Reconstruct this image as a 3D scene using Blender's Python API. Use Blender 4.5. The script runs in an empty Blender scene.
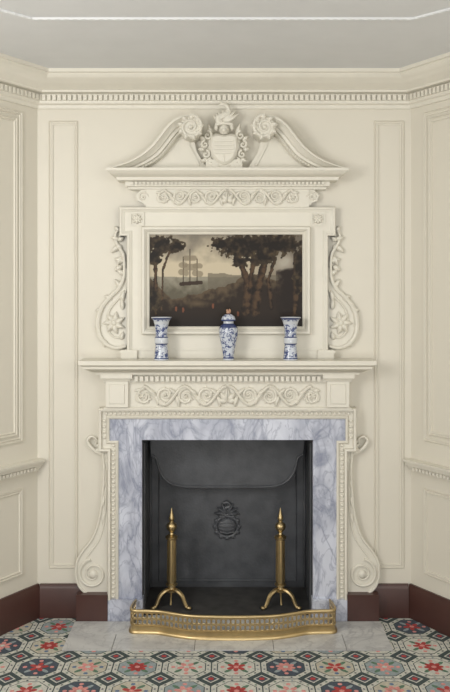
import bpy, bmesh, math, random
from mathutils import Vector, Matrix, noise
random.seed(7)
# ---------- measured drawing: 150 px of the photo = 1 m on the chimney wall ----------
D=5.5; F=825.0; CX=227.5; HY=290.0; H=2.18
def X(px,d=0): return (px-CX)*(D-d)/F
def Z(py,d=0): return H-(py-HY)*(D-d)/F
def srgb(r,g,b):
    f=lambda c:(c/255/12.92) if c/255<=.04045 else ((c/255+.055)/1.055)**2.4
    return (f(r),f(g),f(b),1)
# ---------- materials ----------
def newmat(name,col,rough=.5,metal=0,var=.04,scale=6,bump=0,bscale=60,spec=.5):
    m=bpy.data.materials.new(name); m.use_nodes=True
    nt=m.node_tree; p=nt.nodes['Principled BSDF']
    p.inputs['Roughness'].default_value=rough; p.inputs['Metallic'].default_value=metal
    p.inputs['Specular IOR Level'].default_value=spec
    tc=nt.nodes.new('ShaderNodeTexCoord')
    n=nt.nodes.new('ShaderNodeTexNoise'); n.inputs['Scale'].default_value=scale; n.inputs['Detail'].default_value=5
    nt.links.new(tc.outputs['Object'],n.inputs['Vector'])
    r=nt.nodes.new('ShaderNodeValToRGB')
    r.color_ramp.elements[0].position=.3; r.color_ramp.elements[1].position=.7
    r.color_ramp.elements[0].color=tuple(c*(1-var) for c in col[:3])+(1,)
    r.color_ramp.elements[1].color=tuple(min(1,c*(1+var)) for c in col[:3])+(1,)
    nt.links.new(n.outputs['Fac'],r.inputs['Fac']); nt.links.new(r.outputs['Color'],p.inputs['Base Color'])
    if bump:
        n2=nt.nodes.new('ShaderNodeTexNoise'); n2.inputs['Scale'].default_value=bscale
        nt.links.new(tc.outputs['Object'],n2.inputs['Vector'])
        b=nt.nodes.new('ShaderNodeBump'); b.inputs['Strength'].default_value=bump; b.inputs['Distance'].default_value=.01
        nt.links.new(n2.outputs['Fac'],b.inputs['Height']); nt.links.new(b.outputs['Normal'],p.inputs['Normal'])
    return m
M_wall=newmat('cream_wall_paint',(.69,.655,.567,1),.5,var=.015,scale=1.5)
M_wood=newmat('cream_carved_paint',(.72,.69,.605,1),.45,var=.02,scale=8)
M_ceil=newmat('ceiling_plaster',(.70,.71,.715,1),.9,var=.02)
M_brown=newmat('brown_baseboard_paint',srgb(74,48,43),.35,var=.1)
M_iron=newmat('black_iron',srgb(78,80,84),.42,var=.25,scale=9,bump=.12)
M_soot=newmat('sooty_floor',srgb(66,65,64),.7,var=.3,scale=12)
M_brass=newmat('polished_brass',srgb(196,174,130),.38,1,var=.08,scale=20)
def marble(name,base,vein,scale=3.2,width=.05,k=1.0):
    m=newmat(name,base,.3,var=.06,scale=5); nt=m.node_tree; p=nt.nodes['Principled BSDF']
    tc=nt.nodes.new('ShaderNodeTexCoord'); src=p.inputs['Base Color'].links[0].from_socket
    for sc,dist,w,amt in ((scale*.8,.8,width*2.0,.50*k),(scale*1.3,1.2,width*.9,.65*k),(scale*3.2,1.6,width*.9,.5*k)):
        n=nt.nodes.new('ShaderNodeTexNoise'); n.inputs['Scale'].default_value=sc; n.inputs['Detail'].default_value=8
        n.inputs['Distortion'].default_value=dist
        mp=nt.nodes.new('ShaderNodeMapping'); mp.inputs['Rotation'].default_value=(.3,.75,.2); mp.inputs['Scale'].default_value=(1,1,.5)
        nt.links.new(tc.outputs['Object'],mp.inputs['Vector']); nt.links.new(mp.outputs['Vector'],n.inputs['Vector'])
        s=nt.nodes.new('ShaderNodeMath'); s.operation='SUBTRACT'; s.inputs[1].default_value=.5
        a=nt.nodes.new('ShaderNodeMath'); a.operation='ABSOLUTE'
        nt.links.new(n.outputs['Fac'],s.inputs[0]); nt.links.new(s.outputs[0],a.inputs[0])
        r=nt.nodes.new('ShaderNodeValToRGB'); r.color_ramp.elements[0].color=(amt,amt,amt,1); r.color_ramp.elements[1].color=(0,0,0,1)
        r.color_ramp.elements[1].position=w; e=r.color_ramp.elements.new(w*.3); e.color=(amt*.55,)*3+(1,)
        nt.links.new(a.outputs[0],r.inputs['Fac'])
        mx=nt.nodes.new('ShaderNodeMixRGB'); mx.inputs['Color2'].default_value=vein
        nt.links.new(r.outputs['Color'],mx.inputs['Fac']); nt.links.new(src,mx.inputs['Color1']); src=mx.outputs['Color']
    nt.links.new(src,p.inputs['Base Color']); return m
M_marble=marble('veined_marble',srgb(206,210,222),srgb(120,126,148))
M_slab=marble('hearth_marble',srgb(202,202,200),srgb(150,150,153),2.2,.04,.8)
M_joint=newmat('hearth_joint',srgb(110,107,103),.9)
# ---------- mesh builder ----------
class B:
    def __init__(s,name,mats):
        s.name=name; s.mats=mats; s.bm=bmesh.new()
    def mark(s): return len(s.bm.faces)
    def face(s,vs,mat=0):
        try:
            f=s.bm.faces.new(vs); f.material_index=mat; return f
        except ValueError: return None
    def box(s,x0,x1,y0,y1,z0,z1,mat=0):
        v=[s.bm.verts.new((x,y,z)) for x in (x0,x1) for y in (y0,y1) for z in (z0,z1)]
        for q in ((0,1,3,2),(4,6,7,5),(0,4,5,1),(2,3,7,6),(0,2,6,4),(1,5,7,3)): s.face([v[i] for i in q],mat)
    def prism(s,pts,y0,y1,mat=0,chamfer=0):
        """polygon in XZ extruded between depths (y0 back, y1 front)"""
        a=[s.bm.verts.new((x,y0,z)) for x,z in pts]; n=len(pts)
        if chamfer:
            cx=sum(p[0] for p in pts)/n; cz=sum(p[1] for p in pts)/n
            m=[s.bm.verts.new((x,y1+chamfer,z)) for x,z in pts]
            b=[]
            for x,z in pts:
                v=Vector((cx-x,cz-z)); L=v.length or 1; v=v/L*min(chamfer,L*.5)
                b.append(s.bm.verts.new((x+v.x,y1,z+v.y)))
            rings=[a,m,b]
        else:
            b=[s.bm.verts.new((x,y1,z)) for x,z in pts]; rings=[a,b]
        for r0,r1 in zip(rings,rings[1:]):
            for i in range(n): s.face([r0[i],r0[(i+1)%n],r1[(i+1)%n],r1[i]],mat)
        s.face(a[::-1],mat); s.face(b,mat)
    def sweep(s,path,prof,N,closed=False,scales=None,mat=0):
        N=Vector(N); path=[Vector(p) for p in path]; n=len(path); rings=[]
        for i,p in enumerate(path):
            if closed: t0=(p-path[i-1]).normalized(); t1=(path[(i+1)%n]-p).normalized()
            else:
                t1=(path[min(i+1,n-1)]-path[min(i,n-2)]).normalized() if i<n-1 else (p-path[i-1]).normalized()
                t0=(p-path[i-1]).normalized() if i>0 else t1
            l0=t0.cross(N).normalized(); l1=t1.cross(N).normalized()
            l=(l0+l1); l.normalize(); k=1/max(.3,l.dot(l0))
            sc=scales[i] if scales else 1
            rings.append([s.bm.verts.new(p+l*(a*k*sc)+N*b) for a,b in prof])
        m=len(prof); R=list(zip(rings,rings[1:]))
        if closed: R.append((rings[-1],rings[0]))
        for r0,r1 in R:
            for j in range(m): s.face([r0[j],r0[(j+1)%m],r1[(j+1)%m],r1[j]],mat)
        if not closed: s.face(rings[0][::-1],mat); s.face(rings[-1],mat)
    def tube(s,pts,rad,seg=8,mat=0,up=(0,1,0),flat=1.0):
        pts=[Vector(p) for p in pts]; n=len(pts); rings=[]
        if not isinstance(rad,(list,tuple)): rad=[rad]*n
        up=Vector(up)
        for i,p in enumerate(pts):
            t=(pts[min(i+1,n-1)]-pts[max(i-1,0)]).normalized()
            u=up-t*up.dot(t)
            if u.length<.05: u=Vector((1,0,.3))-t*Vector((1,0,.3)).dot(t)
            u.normalize(); l=t.cross(u)
            rings.append([s.bm.verts.new(p+l*(math.cos(a)*rad[i])+u*(math.sin(a)*rad[i]*flat)) for a in [2*math.pi*k/seg for k in range(seg)]])
        for r0,r1 in zip(rings,rings[1:]):
            for j in range(seg): s.face([r0[j],r0[(j+1)%seg],r1[(j+1)%seg],r1[j]],mat)
        s.face(rings[0][::-1],mat); s.face(rings[-1],mat)
    def lathe(s,prof,c=(0,0,0),seg=24,mat=0,mats=None,axis='Z'):
        c=Vector(c); rings=[]
        for r,z in prof:
            ring=[]
            for k in range(seg):
                a=2*math.pi*k/seg; v=Vector((r*math.cos(a),r*math.sin(a),z))
                if axis=='Y': v=Vector((r*math.cos(a),-z,r*math.sin(a)))
                ring.append(s.bm.verts.new(c+v))
            rings.append(ring)
        for i,(r0,r1) in enumerate(zip(rings,rings[1:])):
            mi=mats[i] if mats else mat
            for j in range(seg): s.face([r0[j],r0[(j+1)%seg],r1[(j+1)%seg],r1[j]],mi)
        s.face(rings[0][::-1],mat); s.face(rings[-1],mats[-1] if mats else mat)
    def leaf(s,c,L,W,Hh,ang,mat=0,ns=7,seg=8,curl=0):
        """pointed domed leaf lying in XZ: starts at c, runs along ang"""
        c=Vector(c); rings=[]
        for i in range(ns):
            t=i/(ns-1); w=W*.5*math.sin(math.pi*min(1,max(.02,t**.75*.97+.02)))**.8+.0006
            h=Hh*math.sin(math.pi*(t*.94+.03))**.6
            a=ang+curl*t
            px=L*t*math.cos(ang+curl*t*.5); pz=L*t*math.sin(ang+curl*t*.5)
            nx,nz=-math.sin(a),math.cos(a)
            rings.append([s.bm.verts.new((c.x+px+nx*w*math.cos(q),c.y-abs(h)*math.sin(q) if math.sin(q)>0 else c.y,c.z+pz+nz*w*math.cos(q))) for q in [math.pi*k/(seg-1) for k in range(seg)]])
        for r0,r1 in zip(rings,rings[1:]):
            for j in range(seg): s.face([r0[j],r0[(j+1)%seg],r1[(j+1)%seg],r1[j]],mat)
        s.face(rings[0][::-1],mat); s.face(rings[-1],mat)
    def blob(s,c,rx,ry,rz,rot=0,mat=0,u=10,v=6):
        m0=Matrix.Translation(c)@Matrix.Rotation(-rot,4,'Y')@Matrix.Diagonal((rx,ry,rz,1))
        r=bmesh.ops.create_uvsphere(s.bm,u_segments=u,v_segments=v,radius=1,matrix=m0)
        fs=set(f for vv in r['verts'] for f in vv.link_faces)
        for f in fs: f.material_index=mat
    def spiral(s,cx,cz,r,a0,turns,y,rad,dirn=1,n=30,r_end=.12,mat=0,eye=True):
        pts=[];rr=[]
        for i in range(n):
            t=i/(n-1); R=r*((1-t)**1.1*(1-r_end)+r_end); a=a0+dirn*turns*2*math.pi*t
            pts.append((cx+R*math.cos(a),y,cz+R*math.sin(a))); rr.append(rad*(1-.55*t))
        s.tube(pts,rr,seg=7,mat=mat,flat=1.4)
        if eye: s.blob((cx,y,cz),r*.2,rad*1.5,r*.2,mat=mat,u=8,v=5)
    def mirror(s,start):
        s.bm.faces.ensure_lookup_table()
        g=s.bm.faces[start:]
        r=bmesh.ops.duplicate(s.bm,geom=g)
        for e in r['geom']:
            if isinstance(e,bmesh.types.BMVert): e.co.x=-e.co.x
    def done(s,loc=None,angle=35,recalc=True):
        bm=s.bm
        if recalc: bmesh.ops.recalc_face_normals(bm,faces=bm.faces)
        for f in bm.faces: f.smooth=True
        for e in bm.edges:
            if len(e.link_faces)==2:
                if e.calc_face_angle(0)>math.radians(angle): e.smooth=False
        me=bpy.data.meshes.new(s.name); bm.to_mesh(me); bm.free()
        o=bpy.data.objects.new(s.name,me); bpy.context.collection.objects.link(o)
        for m in s.mats: me.materials.append(m)
        if loc: o.location=loc
        return o
def catmull(P,n=6):
    out=[]; P=[Vector(p) for p in P]
    for i in range(len(P)-1):
        p0=P[max(i-1,0)];p1=P[i];p2=P[i+1];p3=P[min(i+2,len(P)-1)]
        for k in range(n):
            t=k/n
            out.append(.5*((2*p1)+(p2-p0)*t+(2*p0-5*p1+4*p2-p3)*t*t+(3*p1-p0-3*p2+p3)*t**3))
    out.append(P[-1]); return out
# ---------- room shell ----------
TH=math.radians(58); ct,st=math.cos(TH),math.sin(TH); LA=2.4; YB=-8.0; CH=3.60
XL=X(37.5); XR=X(411)
CL=Vector((XL,0,0)); CR=Vector((XR,0,0))
CL2=CL+Vector((-ct,-st,0))*LA; CR2=CR+Vector((ct,-st,0))*LA
EL=Vector((CL2.x,YB,0)); ER=Vector((CR2.x,YB,0))
def at(z,*ps): return [Vector((p.x,p.y,z)) for p in ps]
roompath=(EL,CL2,CL,CR,CR2,ER)
OW=.60; OH=1.26
b=B('wall_back',[M_wall])
b.box(XL-.05,-OW,0,.12,0,CH); b.box(OW,XR+.05,0,.12,0,CH); b.box(-OW,OW,0,.12,OH,CH)
b.done()
pf=[(-.014,0),(-.014,.004),(-.009,.011),(-.003,.004),(.003,.004),(.007,.012),(.014,.010),(.014,0)]
def wframe(b,o,u,n,u0,u1,z0,z1):
    P=[o+u*u0,o+u*u0,o+u*u1,o+u*u1]; zz=[z0,z1,z1,z0]
    b.sweep([Vector((p.x,p.y,z)) for p,z in zip(P,zz)],pf,n,closed=True)
O=Vector((0,0,0)); ux=Vector((1,0,0)); ny=Vector((0,-1,0))
for nm,q in (('trim_5',(51,76)),('trim_6',(376,402))):
    b=B(nm,[M_wall]); wframe(b,O,ux,ny,X(q[0]),X(q[1]),Z(566),Z(123)); b.done()
for side,c,c2,e,sx in (('left',CL,CL2,EL,-1),('right',CR,CR2,ER,1)):
    b=B('wall_'+side,[M_wall])
    u=(c2-c).normalized(); n=Vector((-sx*st,-ct,0))
    for a0,a1,out in ((c,c2,-n),(c2,e,Vector((sx,0,0)))):
        q=[a0,a1,a1+out*.1,a0+out*.1]
        v=[b.bm.verts.new((p.x,p.y,z)) for z in (0,CH) for p in q]
        for f in ((0,1,2,3),(4,5,6,7),(0,1,5,4),(1,2,6,5),(2,3,7,6),(3,0,4,7)): b.face([v[i] for i in f])
    for k in range(2):
        s0=(.155 if sx<0 else .135)+k*1.1; s1=s0+.95
        wframe(b,c,u,n,s0,s1,Z(436),Z(118)); wframe(b,c,u,n,s0,s1,.34,Z(486))
        wframe(b,c,u,n,s0+.045,s1-.045,Z(436)+.045,Z(118)-.045)
    b.done()
def slab(name,mat,z0,z1):
    b=B(name,[mat]); q=roompath; n=len(q)
    ex=.58 if name=='floor' else .13
    lo=[b.bm.verts.new((p.x,p.y+(.13 if abs(p.y)<.01 else 0),z0)) for p in q]; hi=[b.bm.verts.new((p.x,p.y+(.13 if abs(p.y)<.01 else 0),z1)) for p in q]
    for i in range(n): b.face([lo[i],lo[(i+1)%n],hi[(i+1)%n],hi[i]])
    b.face(lo[::-1]); b.face(hi); return b.done()
slab('floor',newmat('floorboards',srgb(90,70,50),.6),-.08,0); slab('ceiling',M_ceil,CH,CH+.08)
# cornice with dentils
b=B('trim_1',[M_wood])
prof=[(0,3.385),(.015,3.385),(.02,3.395),(.02,3.408),(.035,3.415),(.04,3.425),(.04,3.478),(.085,3.480),(.09,3.492),(.105,3.50),(.12,3.51),(.135,3.515),(.15,3.53),(.175,3.54),(.195,3.558),(.205,3.575),(.22,3.578),(.22,3.60),(0,3.60)]
b.sweep(at(0,*roompath),prof,(0,0,1))
def dentil_line(b,p0,p1,n,a0,a1,z0,z1,pitch,w,mat=0):
    L=(p1-p0).length; u=(p1-p0)/L; k=int(L/pitch); off=(L-(k-1)*pitch)/2
    for i in range(k):
        c=p0+u*(off+i*pitch)
        q=[c-u*w/2+n*a0,c+u*w/2+n*a0,c+u*w/2+n*a1,c-u*w/2+n*a1]
        v=[b.bm.verts.new((p.x,p.y,z)) for z in (z0,z1) for p in q]
        for f in ((0,1,2,3),(4,5,6,7),(0,1,5,4),(1,2,6,5),(2,3,7,6),(3,0,4,7)): b.face([v[i] for i in f],mat)
nl=Vector((st,-ct,0)); nr=Vector((-st,-ct,0))
for p0,p1,nn_ in ((CL+Vector((.03,0,0)),CR-Vector((.03,0,0)),ny),(CL,CL2,nl),(CR,CR2,nr)):
    dentil_line(b,p0,p1,nn_,.038,.062,3.432,3.468,.034,.022)
b.done()
# ceiling beading
b=B('trim_2',[M_ceil])
pp=[Vector((-2.0,-2.2,CH)),Vector((-1.02,-1.19,CH)),Vector((.97,-1.19,CH)),Vector((2.0,-2.2,CH)),]
pr=[(-.012,0),(-.012,.008),(-.004,.012),(.004,.012),(.012,.008),(.012,0)]
b.sweep(pp,pr,(0,0,-1))
for a,c in zip(pp,pp[1:]):
    L=(c-a).length; k=int(L/.045)
    for i in range(k): b.blob(a+(c-a)*((i+.5)/k)+Vector((0,0,-.006)),.018,.014,.008,u=8,v=4)
b.done()
# chair rails
for i,(c,c2,e) in enumerate(((CL,CL2,EL),(CR,CR2,ER))):
    b=B('trim_%d'%(3+i),[M_wood])
    z=Z(458)
    pr=[(0,z-.085),(.012,z-.085),(.015,z-.07),(.03,z-.06),(.035,z-.045),(.05,z-.04),(.055,z-.02),(.07,z-.015),(.072,z),(0,z)]
    path=[e,c2,c] if i==0 else [c,c2,e]
    b.sweep(at(0,*path),pr,(0,0,1))
    dentil_line(b,c+(c2-c).normalized()*.04,c2,(nl,nr)[i],.01,.045,z-.068,z-.048,.03,.018)
    b.done()
# baseboards
bz=.225
pb=[(0,0),(.026,0),(.026,bz-.03),(.02,bz-.02),(.016,bz),(0,bz)]
b=B('baseboard_back',[M_brown])
b.sweep(at(0,CL+Vector((.02,0,0)),Vector((-.90,0,0))),pb,(0,0,1)); b.sweep(at(0,Vector((.90,0,0)),CR-Vector((.02,0,0))),pb,(0,0,1))
b.done()
for nm,path in (('left',(EL,CL2,CL)),('right',(CR,CR2,ER))):
    b=B('baseboard_'+nm,[M_brown]); b.sweep(at(0,*path),pb,(0,0,1)); b.done()
# ---------- hearth ----------
HX=1.0; HYD=-.53
b=B('hearth',[M_slab,M_joint])
b.box(-HX,HX,HYD,-.10,0,.006,1)
xs=[-HX,-.70,-.20,.28,.72,HX]
for x0,x1 in zip(xs,xs[1:]): b.box(x0+.002,x1-.002,HYD+.002,-.30,.0,.012)
xs=[-HX,-.45,.05,.55,HX]
for x0,x1 in zip(xs,xs[1:]): b.box(x0+.002,x1-.002,-.296,-.102,.0,.012)
b.done()
# ---------- carpet ----------
cm=[newmat('carpet_'+n,srgb(*c),.95,var=.18,scale=90,bump=.4,bscale=300,spec=.1) for n,c in
 (('ground',(74,84,84)),('cream',(200,199,190)),('navy',(80,88,98)),('grey_blue',(150,160,162)),('sand',(190,184,168)),('red',(176,76,74)),('rose',(214,148,142)),('green',(98,126,106)),('blue',(104,122,150)))]
b=B('carpet',cm)
def ngon(cx,cy,r,n,z,mat,rot=0,sx=1,sy=1,ro=0):
    vs=[]
    for k in range(n):
        a=2*math.pi*k/n+rot; x=r*math.cos(a)*sx; y=r*math.sin(a)*sy
        vs.append(b.bm.verts.new((cx+x*math.cos(ro)-y*math.sin(ro),cy+x*math.sin(ro)+y*math.cos(ro),z)))
    b.face(vs,mat)
v=[b.bm.verts.new((x,y,.004)) for x,y in ((-2.6,0),(-2.6,-7.9),(2.6,-7.9),(2.6,0))]; b.face(v,0)
P=.285; r8=1/math.cos(math.pi/8); e8=math.pi/8
for i in range(-9,10):
    for j in range(-2,27):
        cx=i*P+.05; cy=-.60-j*P+P*0.5
        if cy>.1 or cy<-7.8: continue
        ngon(cx,cy,P*.487*r8,8,.0045,1,e8)
        ngon(cx,cy,P*.390*r8,8,.0050,0,e8)
        for k in range(16):
            a=2*math.pi*(k+.5)/16; R=P*.442*(1 if k%4 in(0,3) else 1.02)
            ngon(cx+R*math.cos(a),cy+R*math.sin(a),.009,4,.0050,(2,7,0,3)[k%4],a)
        fc=(2,1,4,1,3)[(i*2+j*3)%5]
        ngon(cx,cy,P*.37*r8,8,.0055,fc,e8)
        rd=random.random(); pc=(5,6,5,6)[(i+j*2)%4]; n=(5,6,8)[(i+j)%3]
        for k in range(4):
            a=math.pi/4+k*math.pi/2; ngon(cx+.066*math.cos(a),cy+.066*math.sin(a),.030,8,.0060,7 if fc!=2 else 3,0,1,.42,a)
            a+=math.pi/4; ngon(cx+.078*math.cos(a),cy+.078*math.sin(a),.014,6,.0061,(6 if fc!=4 else 8),0)
        for k in range(n):
            a=2*math.pi*k/n+rd; ngon(cx+.034*math.cos(a),cy+.034*math.sin(a),.025,8,.0064,pc,0,1,.6,a)
        ngon(cx,cy,.016,8,.0069,6 if pc==5 else 1)
        # diamond filler between the octagons
        ngon(cx+P/2,cy+P/2,P*.17,4,.0045,1,0); ngon(cx+P/2,cy+P/2,P*.13,4,.005,2,0); ngon(cx+P/2,cy+P/2,P*.06,6,.0055,5,0)
def cut(co,no,clear=False):
    bmesh.ops.bisect_plane(b.bm,geom=b.bm.verts[:]+b.bm.edges[:]+b.bm.faces[:],plane_co=co,plane_no=no,clear_outer=clear)
cut((0,-.03,0),(0,1,0),True)
cut(CL+nl*.03,-nl,True); cut(CR+nr*.03,-nr,True)
cut((CL2.x+.03,0,0),(-1,0,0),True); cut((CR2.x-.03,0,0),(1,0,0),True)
for co,no in (((HX,0,0),(1,0,0)),((-HX,0,0),(1,0,0)),((0,HYD,0),(0,1,0))): cut(co,no)
dl=[f for f in b.bm.faces if abs(f.calc_center_median().x)<HX and f.calc_center_median().y>HYD]
bmesh.ops.delete(b.bm,geom=dl,context='FACES')
for f in b.bm.faces:
    if f.normal.z<0: f.normal_flip()
b.done(recalc=False)
# ---------- firebox ----------
FX=.567; FZ=1.20; FD=.53
b=B('firebox',[M_iron,M_soot])
b.box(-FX-.03,-FX,.001,FD+.03,0,FZ+.03); b.box(FX,FX+.03,.001,FD+.03,0,FZ+.03)
b.box(-FX,FX,FD,FD+.03,0,FZ+.03); b.box(-FX,FX,.001,FD,FZ,FZ+.03)
b.box(-FX,FX,.001,FD,0,.010,1)
d=-.40
def hp(px,py): return (X(px,d),Z(py,d))
low=[hp(*p) for p in ((151,455),(156,458),(158,466),(161,474),(167,481),(175,485),(190,487),(228,487),(264,487),(279,485),(287,481),(293,474),(296,466),(298,458),(303,455))]
b.prism([(-FX+.01,1.19)]+low+[(FX-.01,1.19)],.43,.40)
b.tube([(p.x,.398,p.y) for p in catmull([(x,z,0) for x,z in low],4)],.010)
for s in (-1,1):
    b.tube([(s*(FX-.006),.06,.02),(s*(FX-.006),.06,1.15)],.008); b.tube([(s*(FX-.006),.50,.02),(s*(FX-.006),.50,1.1)],.008)
    b.tube([(s*.50,FD-.004,.05),(s*.50,FD-.004,.93)],.006)
b.tube([(-.50,FD-.004,.93),(.50,FD-.004,.93)],.006); b.tube([(-.50,FD-.004,.06),(.50,FD-.004,.06)],.006)
# cast crest on the back plate: gadrooned oval badge with leafy plume
cx=X(227,-FD); cz=Z(526,-FD); y=FD-.006
ring=[(cx+.080*math.cos(a),y-.004,cz+.075*math.sin(a)) for a in [2*math.pi*k/28 for k in range(29)]]
b.tube(ring,.012)
b.blob((cx,y,cz),.070,.036,.066)
for k in range(12):
    a=2*math.pi*k/12; b.blob((cx+.088*math.cos(a),y-.004,cz+.084*math.sin(a)),.017,.014,.017)
for k in range(4): b.tube([(cx-.05,y-.020,cz-.036+k*.024),(cx,y-.036,cz-.042+k*.024),(cx+.05,y-.020,cz-.036+k*.024)],.006)
b.tube([(p.x,y-.010,p.z) for p in catmull([(cx-.01,0,cz+.08),(cx-.03,0,cz+.11),(cx-.01,0,cz+.135),(cx+.02,0,cz+.15),(cx+.005,0,cz+.175),(cx-.025,0,cz+.17)],5)],.014)
for a in (-1.15,-.75,-.35,.4,.8,1.2): b.leaf((cx,y-.004,cz+.085),.095,.030,.026,math.pi/2-a,curl=-.5*a)
b.done()
# ---------- fireplace surround ----------
b=B('fireplace_mantel',[M_wood,M_marble,M_brown,M_slab])
b.box(-.555,.555,-.098,-.001,.0,.012,3)
mo=X(118,.06); me_=X(109,.06); z1=Z(440,.06); z2=Z(418,.06); pz=Z(600,.09)
s0=b.mark()
ox=.565
b.prism([(mo,pz),(-ox,pz),(-ox,z1),(0,z1),(0,z2),(me_,z2),(me_,z1-.005),(mo,z1-.005)],-.001,-.06,1)
b.box(mo-.075,-ox+.008,-.092,-.001,.0,pz,1)
path=[(mo,0,pz),(mo,0,z1-.008),(me_,0,z1-.008),(me_,0,z2),(0,0,z2)]
pm=[(0.004,.002),(0.004,.072),(-.006,.08),(-.014,.074),(-.018,.064),(-.044,.066),(-.048,.092),(-.058,.096),(-.066,.088),(-.066,.002)]
b.sweep(path,pm,(0,-1,0))
def eggs(p0,p1,pitch,r1,r2,y):
    p0=Vector(p0);p1=Vector(p1);L=(p1-p0).length;k=int(L/pitch)
    ang=0 if abs(p1.x-p0.x)>abs(p1.z-p0.z) else math.pi/2
    for i in range(k):
        c=p0+(p1-p0)*((i+.5)/k); b.blob((c.x,y,c.z),r1,.012,r2,ang,u=8,v=5)
e=.031
eggs((mo-e,0,pz),(mo-e,0,z1-.02),.030,.011,.013,-.068)
eggs((me_-e,0,z1+.0),(me_-e,0,z2),.030,.011,.013,-.068)
eggs((me_-e,0,z2+e),(0,0,z2+e),.030,.011,.013,-.068)
b.box(me_-.066,mo,-.05,-.002,z1-.075,z1)
# frieze body
fz0=z2+.06; fx=-.795
b.box(fx,0,-.085,-.002,fz0-.01,1.66)
b.sweep([(fx,-.002,0),(fx,-.085,0),(0,-.085,0)],[(0,fz0),(.018,fz0),(.018,fz0+.010),(.008,fz0+.018),(0,fz0+.018)],(0,0,1))
# end blocks
bx0=X(106,.12); bx1=X(128,.12)
b.box(bx0-.002,bx1,-.118,-.08,fz0+.018,1.585)
b.prism([(bx0+.02,fz0+.04),(bx1-.022,fz0+.04),(bx1-.022,1.565),(bx0+.02,1.565)],-.117,-.124,0,.004)
b.sweep([(bx0-.002,-.002,0),(bx0-.002,-.118,0),(bx1,-.118,0),(bx1,-.085,0)],[(0,1.585),(.012,1.588),(.018,1.60),(.03,1.605),(.03,1.632),(0,1.632)],(0,0,1))
b.mirror(s0)
A=[(fx,-.002,0),(fx,-.085,0),(-fx,-.085,0),(-fx,-.002,0)]
b.sweep(A,[(0,1.565),(.008,1.565),(.012,1.575),(.018,1.578),(.018,1.632),(0,1.632)],(0,0,1))
dentil_line(b,Vector((bx1+.03,-.085,0)),Vector((-bx1-.03,-.085,0)),ny,.016,.042,1.586,1.618,.034,.022)
b.sweep(A,[(0,1.63),(.06,1.63),(.065,1.645),(.085,1.65),(.105,1.662),(.13,1.672),(.132,1.688),(.148,1.694),(.156,1.70),(.158,1.727),(0,1.727)],(0,0,1))
b.box(fx,-fx,-.09,-.002,1.63,1.727)
# carved rinceau
def rinceau(x1,zc,h,y,n,rad):
    """running scroll from the centre out to x1 (negative), mirrored"""
    s=b.mark(); step=abs(x1)/(n+.4); r=h*.40; y=y-.003
    for a,L in ((math.pi/2,.6),(math.pi*.72,.5),(math.pi*.95,.4)):
        b.leaf((0,y,zc-h*.25),h*L,h*.28,.026,a)
    stem=[]
    for i in range(n*10+1):
        t=i/10; stem.append((-t*step-.01,y,zc+h*.40*math.cos(math.pi*(t))))
    m=len(stem); b.tube(stem,[rad*1.15]*m,seg=8,flat=1.6)
    for k in range(n):
        cx=-(k+1.02)*step; up=1 if k%2 else -1
        ctr=zc+h*.04*up*-1
        b.spiral(cx,ctr,r*.92,math.pi/2*up,1.55,y,rad*1.1,up,34,.10)
        for q in range(4):
            a=-math.pi/2*up+ (q-1.5)*.62
            b.leaf((cx+r*.42*math.cos(a),y+.002,ctr+r*.42*math.sin(a)),r*.5,r*.30,.014,a+.5*up,ns=5,seg=6)
        xx=-(k+.5)*step
        b.leaf((xx,y,zc-h*.02),h*.50,h*.20,.024,math.pi/2*up+.55,curl=.6*up)
        b.leaf((xx,y,zc+h*.02),h*.46,h*.18,.022,-math.pi/2*up+.55,curl=-.6*up)
    b.spiral(x1+r*.35,zc-h*.05,r*.75,math.pi*.2,1.3,y,rad,-1)
    b.leaf((x1+r*.6,y,zc+h*.22),h*.35,h*.18,.018,math.pi*.9,curl=.8)
    b.mirror(s)
rinceau(X(137,.085),(fz0+.018+1.562)/2,.150,-.087,4,.0105)
# ---- carved side trusses, left then mirrored
s=b.mark()
def pl(px,py,d=.05): return (X(px,d),Z(py,d))
out=[pl(*p) for p in ((107,444),(103,452),(104,470),(103,490),(101,510),(97,528),(91,541),(83,551),(77,562),(76,575),(79,586),(86,593),(95,596),(107,594))]
oc=[(p.x,p.y) for p in catmull([(x,z,0) for x,z in out],4)]
b.prism(oc,-.002,-.045)
b.tube([(x,-.047,z) for x,z in oc[2:]],.0085,flat=1.3)
inn=[pl(*p) for p in ((106,470),(106,500),(104,522),(100,538),(93,549),(86,558))]
b.tube([(p.x,-.047,p.y) for p in catmull([(x,z,0) for x,z in inn],4)],.006)
c=pl(93,574); b.spiral(c[0],c[1],.098,math.pi*.55,2.1,-.048,.011,1,44,.14)
b.blob((c[0],-.047,c[1]),.03,.022,.03)
for k in range(4): b.leaf((*[pl(104,462+k*17)[0],-.046],pl(104,462+k*17)[1]),.075,.02,.014,-math.pi/2-.05*k)
tc=[pl(*p) for p in ((107,462),(103,455),(96,452),(90,447),(87,441),(91,437),(96,440),(95,445))]
b.tube([(p.x,-.03,p.y) for p in catmull([(x,z,0) for x,z in tc],5)],[.016-.0003*i for i in range(36)],flat=1.3)
for a,L in ((2.5,.06),(2.0,.07),(3.3,.07),(1.5,.05)): q=pl(103,449); b.leaf((q[0],-.028,q[1]),L,.03,.02,a,curl=.4)
b.box(X(76,.1),X(107.5,.1),-.10,-.028,0,Z(595,.1),2)
b.mirror(s)
b.done()
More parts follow.
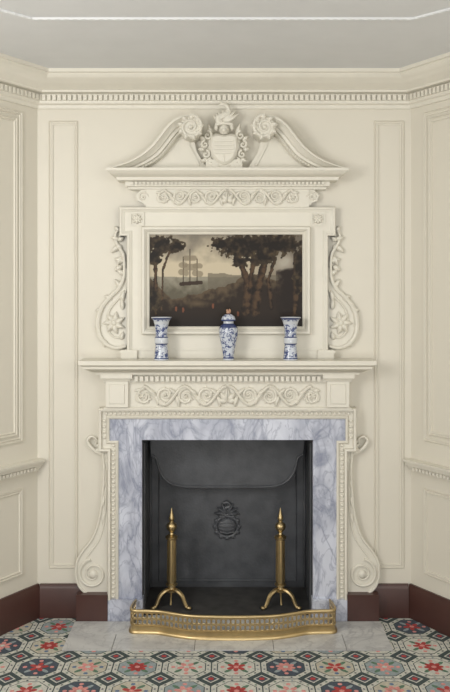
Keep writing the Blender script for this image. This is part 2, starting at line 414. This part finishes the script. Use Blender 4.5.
# ---------- overmantel ----------
b=B('overmantel',[M_wood])
SZ=1.728
s=b.mark()
bo=X(127,.05); eo=X(119.5,.05); zt=Z(207,.05); ze=Z(236,.05)
b.prism([(bo,SZ),(0,SZ),(0,zt),(eo,zt),(eo,ze),(bo,ze)],-.001,-.045)
pm=[(0,.001),(0,.056),(.006,.064),(.014,.064),(.020,.056),(.030,.052),(.036,.044),(.036,.001)]
b.sweep([(bo,0,Z(350)),(bo,0,ze),(eo,0,ze),(eo,0,zt),(0,0,zt)],pm,(0,-1,0))
b.box(X(121,.07),X(137,.07),-.07,-.001,SZ,Z(350,.07))
b.sweep([(X(121,.07),-.001,0),(X(121,.07),-.07,0),(X(137,.07),-.07,0)],[(0,Z(352)),(.008,Z(352)),(.008,Z(350)),(0,Z(350))],(0,0,1))
cx,cz=pl(137,219,.05); b.sweep([(cx-.042,0,cz-.04),(cx-.042,0,cz+.04),(cx+.042,0,cz+.04),(cx+.042,0,cz-.04)],[(-.005,.04),(-.005,.055),(.005,.055),(.005,.04)],(0,-1,0),closed=True)
for k in range(8): b.leaf((cx,-.046,cz),.036,.02,.018,k*math.pi/4,ns=5,seg=6)
b.blob((cx,-.056,cz),.01,.010,.01)
b.mirror(s)
# inner picture frame
fx0,fx1,fz_0,fz_1=X(149.5,.07),X(302.5,.07),Z(326.5,.07),Z(234.5,.07)
pm=[(0,.03),(0,.062),(-.006,.070),(-.014,.066),(-.020,.078),(-.034,.092),(-.046,.092),(-.052,.08),(-.052,.03)]
b.sweep([(fx0,0,fz_0),(fx0,0,fz_1),(fx1,0,fz_1),(fx1,0,fz_0)],pm,(0,-1,0),closed=True)
b.sweep([(bo+.05,0,Z(349)),(-bo-.05,0,Z(349))],[(-.006,.04),(-.006,.052),(.006,.052),(.006,.04)],(0,-1,0))
# frieze between frame and pediment
fz0=zt; fzt=2.86
b.box(X(146,.05),-X(146,.05),-.055,-.001,fz0-.005,fzt)
s=b.mark()
oc=[pl(*p,.05) for p in ((147,190),(141,190),(136,195),(138,201),(143,203),(147,207))]
b.prism(oc,-.001,-.05); q=pl(143,197,.05); b.spiral(q[0],q[1],.035,0,1.4,-.052,.007,1)
b.mirror(s)
rinceau(X(158,.06),(fz0+fzt)/2+.0,.118,-.057,4,.0085)
# entablature under pediment
fx=X(131,.05)
A=[(fx,-.001,0),(fx,-.05,0),(-fx,-.05,0),(-fx,-.001,0)]
b.sweep(A,[(0,2.842),(.012,2.845),(.016,2.858),(.03,2.862),(.034,2.87),(.034,2.892),(.082,2.895),(.088,2.915),(.104,2.92),(.12,2.935),(.135,2.945),(.142,2.952),(.142,2.968),(0,2.975)],(0,0,1))
dentil_line(b,Vector((fx,-.05,0)),Vector((-fx,-.05,0)),ny,.03,.050,2.872,2.890,.026,.016)
b.box(fx,-fx,-.05,-.001,2.84,2.97)
s=b.mark()
top=[(109,168),(118,165.5),(130,161),(142,154),(152,145),(160,135),(168,125),(177,118),(187,115.5),(194,117)]
tp=catmull([(X(p[0],.15),0,Z(p[1],.15)) for p in top],5); n=len(tp)
sc=[.35+.65*min(1,i/(n*.42)) for i in range(n)]
pn=[(0,.001),(0,.165),(.014,.168),(.018,.158),(.034,.14),(.046,.128),(.048,.112),(.066,.106),(.070,.085),(.084,.08),(.090,.062),(.090,.001)]
b.sweep(tp,pn,(0,-1,0),scales=sc)
for i in range(6,n,1):
    t=(tp[min(i+1,n-1)]-tp[i-1]).normalized(); l=t.cross(Vector((0,-1,0)))
    p=tp[i]+l*(.078*sc[i]); b.blob((p.x,-.084,p.z),.009,.010,.009,u=6,v=4)
# tympanum
ty=[(tp[i].x,tp[i].z-.04*sc[i]) for i in range(0,n-2,2)]+[pl(194,140,.04),pl(197,152,.04),pl(207,168,.04)]
b.prism(ty+[(pl(207,168,.04)[0],2.962),(tp[0].x+.03,2.962)],-.001,-.035)
fp=[pl(*p,.05) for p in ((136,166),(150,160),(165,150),(176,140),(186,137),(190,148),(199,165))]
b.sweep([(p.x,0,p.y) for p in catmull([(x,z,0) for x,z in fp],4)],[(-.006,.03),(-.006,.046),(.006,.046),(.006,.03)],(0,-1,0))
# rosette terminals: scrolled acanthus
q=pl(190.5,127,.18); b.lathe([(.074,.001),(.074,.17),(.066,.18),(.02,.18)],(q[0],0,q[1]),24,axis='Y')
b.spiral(q[0],q[1],.078,math.pi*.5,1.75,-.184,.012,-1,44,.2)
for k in range(9):
    a=k*2*math.pi/9; b.leaf((q[0]+.045*math.cos(a),-.18,q[1]+.045*math.sin(a)),.044,.036,.024,a+.3,ns=5,seg=6)
b.mirror(s)
# carved drops at the sides
s=b.mark()
S=[pl(*p,.03) for p in ((124,262),(124,276),(119,288),(110,297),(102,307),(98,320),(99,334),(106,344),(116,348),(126,346))]
cs=catmull([(x,z,0) for x,z in S],5)
inner=[pl(*p,.03) for p in ((126,268),(126,290),(118,299),(110,309),(107,320),(109,332),(116,338),(124,334))]
ci=catmull([(x,z,0) for x,z in inner],5)
nn=len(cs)
b.tube([(p.x,-.022,p.y) for p in cs],[.010+.006*math.sin(math.pi*i/nn) for i in range(nn)],flat=1.3)
b.tube([(p.x,-.018,p.y) for p in ci],.007,flat=1.4)
b.prism([(p.x,p.y) for p in cs]+[(X(127.5,.03),Z(346,.03)),(X(127.5,.03),Z(262,.03))],-.001,-.012)
U=[pl(*p,.03) for p in ((124.5,266),(123,254),(118,246),(115,238),(117,231),(122,230),(122,236))]
cu=catmull([(x,z,0) for x,z in U],5); b.tube([(p.x,-.02,p.y) for p in cu],[.012-.006*i/len(cu) for i in range(len(cu))],flat=1.3)
q=pl(114,323,.03)
for k in range(7):
    a=k*2*math.pi/7+.3; b.leaf((q[0],-.014,q[1]),.078,.040,.034,a,curl=.4)
b.blob((q[0],-.034,q[1]),.018,.018,.018)
for px,py,a,L in ((112,300,2.4,.06),(104,310,3.0,.06),(101,325,3.5,.05),(106,340,4.2,.05),(120,288,1.9,.07),(124,275,2.3,.06),(124,262,2.6,.07),(121,250,2.0,.06),(119,240,2.6,.06),(119,232,2.0,.05),(124,228,1.2,.04),(122,256,4.0,.07),(124,290,4.4,.08),(119,246,3.6,.07),(120,340,1.0,.06),(122,310,1.4,.08),(120,300,.9,.06),(122,266,3.5,.06),(117,240,.2,.05)):
    q=pl(px,py,.03); b.leaf((q[0],-.008,q[1]),L,.036,.032,a,curl=.5)
b.mirror(s)
# ---- cartouche: armorial shield, mantling, helm, crest
cx=X(224,.1); zc=Z(148.5,.1); y=-.10
sh=[(-.075,.08),(-.04,.09),(0,.083),(.04,.09),(.075,.08),(.085,.02),(.075,-.04),(.042,-.085),(0,-.105),(-.042,-.085),(-.075,-.04),(-.085,.02)]
b.prism([(cx+x*1.35,zc+z*1.18) for x,z in sh],-.001,-.075,0,.012)
b.prism([(cx+x*1.1,zc+z*1.02) for x,z in sh],-.06,-.118,0,.014)
for k in range(4): b.box(cx-.062,cx+.062,-.128,-.11,zc-.036+k*.026,zc-.025+k*.026)
b.tube([(cx,-.118,zc-.085),(cx,-.122,zc-.045)],.006,up=(1,0,0))
for sx in (-1,1):
    for px,pz,r,dr in ((.108,.088,.030,1),(.125,.03,.026,-1),(.118,-.035,.026,1),(.085,-.09,.028,-1),(.04,-.128,.020,1)):
        b.spiral(cx+sx*px,zc+pz,r,math.pi*.5,1.3,-.082,.010,sx*dr)
    for a,l,px,pz in ((1.0,.07,.08,.10),(.35,.05,.12,.06),(-.2,.045,.125,.0),(-.7,.05,.11,-.06),(1.45,.06,.05,.12),(-1.1,.05,.06,-.11)):
        aa=a if sx>0 else math.pi-a
        b.leaf((cx+sx*px,-.070,zc+pz),l,.03,.026,aa,curl=.5*sx)
b.blob((cx,-.09,zc+.125),.034,.040,.036); b.blob((cx,-.118,zc+.118),.02,.022,.016)
b.tube([(cx-.055,-.09,zc+.160),(cx,-.11,zc+.166),(cx+.055,-.09,zc+.160)],.011)
zb_=zc-.018
bird=[(cx-.03,-.09,zb_+.18),(cx-.035,-.095,zb_+.215),(cx+.0,-.10,zb_+.235),(cx+.03,-.095,zb_+.26),(cx+.02,-.095,zb_+.295),(cx-.01,-.10,zb_+.308),(cx-.035,-.11,zb_+.297)]
b.tube(catmull(bird,5),[.018,.019,.02,.022,.023,.024,.024,.023,.022,.021,.020,.019,.018,.016,.015,.014,.014,.013,.012,.012,.012,.012,.012,.012,.014,.014,.012,.010,.008,.006,.003])
for k in range(5): b.leaf((cx+.0,-.09,zb_+.19),.115-.008*k,.028,.02,.35+.28*k,curl=.4)
for k in range(3): b.leaf((cx-.01,-.09,zb_+.185),.08,.026,.02,math.pi-.5-.3*k,curl=-.4)
b.box(cx-.12,cx+.12,-.09,-.001,2.962,zc-.07)
b.done()
# ---------- painting ----------
def lerp(a,c,t):
    t=max(0,min(1,t)); return [a[i]+(c[i]-a[i])*t for i in range(3)]
def ns(x,y,s,o=0): return noise.fractal(Vector((x*s,y*s,o)),1.0,2.0,4)
def seg(u,v,a,c):
    ax,ay=a;bx,by=c; dx,dy=bx-ax,by-ay; t=max(0,min(1,((u-ax)*dx+(v-ay)*dy)/(dx*dx+dy*dy)))
    return math.hypot(u-ax-t*dx,v-ay-t*dy)
def paint(px,py):
    u=px; v=py
    n1=ns(u,v,.045,1); n2=ns(u,v,.16,3)
    c=lerp((146,138,124),(226,212,184),(v-236)/24+n1*.7)
    c=lerp(c,(126,116,102),(abs(u-199)-42)/50)
    if u>262: c=lerp(c,(194,186,170),1.1-math.hypot((u-286)/15,(v-262)/13)+n1*.4)
    hz=277+n1*1
    if v>hz: c=lerp((170,164,146),(110,104,88),(v-hz)/17+n2*.4)
    if v>hz-4 and 208<u and v>275-6*math.exp(-((u-215)/9)**2): c=lerp(c,(122,114,98),.7)
    for a,q in (((190,249),(190,284)),((183,257),(183,284)),((197,259),(197,284))):
        if seg(u,v,a,q)<.5: c=(84,72,60)
    for a,q,w in (((186,258),(194,258),2.8),((186,267),(195,267),3.2),((181,265),(185,265),2.6),((181,272),(186,273),3),((195,266),(200,266),2.6),((195,273),(200,274),3)):
        if seg(u,v,a,q)<w: c=lerp(c,(150,138,116),.7)
    if seg(u,v,(181,284),(201,282.5))<1.9: c=(70,56,46)
    fg=293+6*math.sin(u*.045+.8)+n1*6
    if u<172: fg=min(fg,300-(172-u)*1.0)
    if u>225: fg-=min(18,(u-225)*.6)
    if v>fg:
        c=lerp((106,90,70),(52,42,34),(v-fg)/12+n2*.7)
        c=lerp(c,(146,126,96),.7-math.hypot((u-198)/22,(v-304)/6)+n2*.3)
        c=lerp(c,(40,32,27),(v-312)/14)
    if u>276 and v>268: c=lerp(c,(44,35,30),(u-270)/14+n2*.5-max(0,(272-v)/4))
    tr=[((156,315),(155,262),2),((155,262),(160,244),1.4),((161,310),(163,268),1.2),((163,268),(170,250),1.1),
        ((246,312),(248,285),4.5),((248,285),(241,262),3),((241,262),(234,246),2),((255,312),(258,288),5),((258,288),(264,266),3.4),((264,266),(274,250),2.2),((250,290),(253,260),2.4),((272,308),(268,280),2.2),((268,280),(276,258),1.5),((295,320),(296,255),2.5)]
    for a,q,w in tr:
        dd=seg(u+n2*1.2,v,a,q)
        if dd<w: c=lerp((96,74,54),(38,30,25),dd/w*.8+n2)
    best=-1
    for ex,ey,rx,ry in ((160,244,20,9),(153,256,10,10),(174,246,12,7),(248,246,34,14),(224,244,16,8),(275,244,30,13),(262,258,16,8),(300,266,7,26),(240,261,9,6),(152,300,10,12)):
        best=max(best,1-math.hypot((u-ex)/rx,(v-ey)/ry)+ns(u,v,.22,9)*.5)
    if best>.10: c=lerp((88,74,54),(38,31,26),best*1.4+n2*.8)
    for fx_,fy in ((176,309),(183,310),(213,306),(238,314)):
        if math.hypot((u-fx_)/1.1,(v-fy)/2.6)<1: c=(134,84,62)
    return c
x0,x1,za,zb=fx0-.003,fx1+.003,fz_0-.003,fz_1+.003
NX,NZ=300,180
me=bpy.data.meshes.new('landscape_painting'); vs=[];fs=[];cols=[]
for j in range(NZ+1):
    for i in range(NX+1):
        vs.append((x0+(x1-x0)*i/NX,-.0565,za+(zb-za)*j/NZ))
        c=paint(149+154*i/NX,327-93*j/NZ); c=[max(0,q*.88-4) for q in c]; cols.extend(srgb(*c))
for j in range(NZ):
    for i in range(NX):
        a=j*(NX+1)+i; fs.append((a,a+1,a+NX+2,a+NX+1))
k=len(vs)
vs+= [(x0,-.046,za),(x1,-.046,za),(x1,-.046,zb),(x0,-.046,zb)]; cols+=[.02,.02,.02,1]*4
c0,c1,c2,c3=0,NX,k-1,(NX+1)*NZ
fs+=[(k,k+3,k+2,k+1),(c0,k,k+1,c1),(c1,k+1,k+2,c2),(c2,k+2,k+3,c3),(c3,k+3,k,c0)]
me.from_pydata(vs,[],fs); at_=me.color_attributes.new('Col','FLOAT_COLOR','POINT'); at_.data.foreach_set('color',cols)
pm_=bpy.data.materials.new('oil_paint'); pm_.use_nodes=True; nt=pm_.node_tree; p=nt.nodes['Principled BSDF']
p.inputs['Roughness'].default_value=.5; p.inputs['Specular IOR Level'].default_value=.25
an=nt.nodes.new('ShaderNodeAttribute'); an.attribute_name='Col'; nt.links.new(an.outputs['Color'],p.inputs['Base Color'])
me.materials.append(pm_); o=bpy.data.objects.new('landscape_painting',me); bpy.context.collection.objects.link(o)
# ---------- porcelain ----------
def porcelain():
    m=newmat('blue_white_porcelain',srgb(198,204,214),.15,var=.02); nt=m.node_tree; p=nt.nodes['Principled BSDF']
    tc=nt.nodes.new('ShaderNodeTexCoord'); src=p.inputs['Base Color'].links[0].from_socket
    n=nt.nodes.new('ShaderNodeTexNoise'); n.inputs['Scale'].default_value=48; n.inputs['Detail'].default_value=3; n.inputs['Distortion'].default_value=1.0
    nt.links.new(tc.outputs['Object'],n.inputs['Vector'])
    r=nt.nodes.new('ShaderNodeValToRGB'); r.color_ramp.elements[0].position=.46; r.color_ramp.elements[1].position=.58
    nt.links.new(n.outputs['Fac'],r.inputs['Fac'])
    mx=nt.nodes.new('ShaderNodeMixRGB'); mx.inputs['Color2'].default_value=srgb(66,78,122)
    nt.links.new(r.outputs['Color'],mx.inputs['Fac']); nt.links.new(src,mx.inputs['Color1']); nt.links.new(mx.outputs['Color'],p.inputs['Base Color'])
    return m
PM=[porcelain(),newmat('cobalt_band',srgb(62,72,112),.15),newmat('white_glaze',srgb(198,202,208),.15),newmat('buff_knob',srgb(176,138,112),.3)]
def subdiv(prof,n=3):
    o=[];mm=[]
    for (r0,z0,m0),(r1,z1,_) in zip(prof,prof[1:]):
        for k in range(n): t=k/n; o.append((r0+(r1-r0)*t,z0+(z1-z0)*t)); mm.append(m0)
    o.append(prof[-1][:2]); return o,mm
vz=1.7275; vy=-.162
beaker=[(.047,0,2),(.048,.008,1),(.046,.016,0),(.041,.07,0),(.038,.10,1),(.044,.108,2),(.045,.13,2),(.044,.145,1),(.038,.152,0),(.040,.20,0),(.048,.245,0),(.058,.262,1),(.068,.274,2),(.066,.277,2),(.055,.262,2),(.036,.20,2),(.034,.10,2)]
for px in (161.5,290.5):
    v=B('beaker_vase',PM); pr,mm=subdiv(beaker); v.lathe(pr,(0,0,0),32,2,mm); v.done((X(px,.16),vy,vz),60)
v=B('lidded_vase',PM)
jar=[(.036,0,2),(.038,.01,1),(.034,.02,0),(.040,.06,0),(.050,.11,0),(.059,.155,0),(.062,.185,0),(.058,.21,1),(.046,.228,1),(.034,.236,2),(.033,.25,1),(.046,.253,1),(.047,.262,0),(.040,.280,0),(.022,.295,1),(.010,.300,2)]
pr,mm=subdiv(jar); v.lathe(pr,(0,0,0),32,2,mm)
v.blob((0,0,.308),.016,.015,.012,mat=3); v.blob((-.008,0,.320),.008,.008,.009,mat=3); v.blob((.009,0,.32),.007,.007,.012,.4,mat=3)
v.done((X(228.5,.16),vy,vz),60)
# ---------- andirons ----------
for px in (171.5,280.5):
    a=B('andiron',[M_brass,M_iron])
    prof=[(.018,.095),(.034,.10),(.036,.112),(.024,.12),(.022,.135),(.033,.142),(.033,.152),(.025,.158),(.026,.17),(.026,.30),(.0245,.44),(.024,.456),(.034,.462),(.036,.476),(.026,.484),(.014,.492),(.011,.504),(.018,.514),(.028,.530),(.031,.548),(.026,.564),(.014,.574),(.010,.582),(.016,.590),(.017,.602),(.012,.622),(.006,.648),(.002,.672)]
    a.lathe([(r*1.18,z) for r,z in prof],(0,0,0),20)
    for k in range(10):
        q=2*math.pi*k/10; a.tube([(.0292*math.cos(q),.0292*math.sin(q),.172),(.0275*math.cos(q),.0275*math.sin(q),.450)],.0035,seg=6,up=(0,0,1))
    for s in (-1,1):
        leg=catmull([(s*.008,-.005,.108),(s*.04,-.03,.112),(s*.075,-.05,.085),(s*.092,-.06,.045),(s*.108,-.07,.018),(s*.125,-.078,.016)],5)
        n=len(leg); a.tube(leg,[.017-.006*i/n for i in range(n)],seg=8,up=(0,0,1))
        a.blob((s*.122,-.076,.013),.02,.016,.013)
    a.tube([(0,-.02,.10),(0,-.07,.075),(0,-.095,.04)],.006,up=(0,0,1)); 
    a.tube([(0,.02,.105),(0,.15,.10),(0,.25,.095),(0,.262,.06),(0,.265,.0)],.011,seg=6,mat=1,up=(1,0,0))
    a.done((X(px,-.16),.17,.0105),40)
# ---------- fender ----------
f=B('fireplace_fender',[M_brass])
fxl,fxr=X(131,.27),X(335,.27)
plan=[(fxl+.015,-.11),(fxl+.002,-.19),(fxl,-.255),(fxl+.02,-.285),(fxl+.09,-.290),(fxl+.18,-.300),(fxl+.27,-.335),(fxl+.38,-.370),(fxl+.50,-.382)]
mid=(fxl+fxr)/2
plan=[p for p in plan if p[0]<mid-.05]+[(mid,-.386)]
plan=plan+[(2*mid-x,y) for x,y in plan[:-1][::-1]]
pc=catmull([(x,y,0) for x,y in plan],12)
fb=.0125
def at_z(z,off=0): return [(p.x,p.y-off,z) for p in pc]
f.sweep(at_z(0),[(0,fb),(.016,fb),(.016,fb+.010),(.008,fb+.018),(.004,fb+.020),(.004,fb+.048),(.008,fb+.052),(.004,fb+.056),(0,fb+.056)],(0,0,1))
f.sweep(at_z(0),[(-.004,fb+.130),(.006,fb+.130),(.010,fb+.136),(.010,fb+.144),(.004,fb+.150),(-.004,fb+.150)],(0,0,1))
f.sweep(at_z(0),[(0,fb+.090),(.004,fb+.090),(.004,fb+.096),(0,fb+.096)],(0,0,1))
acc=[0]
for p,q in zip(pc,pc[1:]): acc.append(acc[-1]+(q-p).length)
def samp(s):
    for i in range(len(acc)-1):
        if acc[i+1]>=s:
            t=(s-acc[i])/(acc[i+1]-acc[i]+1e-9); return pc[i].lerp(pc[i+1],t),(pc[i+1]-pc[i]).normalized()
    return pc[-1],(pc[-1]-pc[-2]).normalized()
L=acc[-1]; k=int(L/.030)
for i in range(k):
    p,t=samp((i+.5)*L/k); nrm=Vector((t.y,-t.x,0))
    for zc,r in ((fb+.113,.0165),(fb+.073,.0165)):
        ring=[p+t*(r*.8*math.cos(a))+Vector((0,0,zc+r*math.sin(a))) +nrm*.002 for a in [2*math.pi*j/10 for j in range(11)]]
        f.tube(ring,.0028,seg=5,up=nrm)
    f.tube([p+nrm*.002+t*.015+Vector((0,0,fb+.054)),p+nrm*.002+t*.015+Vector((0,0,fb+.133))],.0026,seg=5,up=nrm)
f.done(angle=50)
# ---------- light ----------
w=bpy.data.worlds.new('World'); bpy.context.scene.world=w; w.use_nodes=True
bg=w.node_tree.nodes['Background']; bg.inputs['Color'].default_value=(.92,.96,1,1); bg.inputs['Strength'].default_value=.46
def area(name,loc,tgt,sx,sy,e,col):
    l=bpy.data.lights.new(name,'AREA'); l.shape='RECTANGLE'; l.size=sx; l.size_y=sy; l.energy=e; l.color=col
    o=bpy.data.objects.new(name,l); bpy.context.collection.objects.link(o); o.location=loc
    o.rotation_euler=(Vector(tgt)-Vector(loc)).to_track_quat('-Z','Y').to_euler(); return o
area('window_light_left',(-2.1,-3.6,2.7),(.3,0,1.7),1.0,1.6,62,(1,.985,.96))
area('window_light_right',(2.1,-4.2,2.6),(0,0,1.8),1.2,1.7,34,(1,.975,.93))
area('added_ceiling_fill',(0,-6.4,1.0),(0,-3.2,3.6),1.6,1.0,64,(1,.995,.98))  # unseen uplight added behind the camera to brighten the ceiling
# ---------- camera ----------
cam=bpy.data.cameras.new('camera'); co=bpy.data.objects.new('camera',cam); bpy.context.collection.objects.link(co)
co.location=(0,-D,H); co.rotation_euler=(math.pi/2,0,0)
cam.sensor_fit='HORIZONTAL'; cam.sensor_width=36; cam.lens=36*F/450
cam.shift_x=-(CX-225)/450; cam.shift_y=-(346-HY)/450
bpy.context.scene.camera=co
bpy.context.scene.view_settings.view_transform='Standard'
bpy.context.scene.view_settings.look='None'
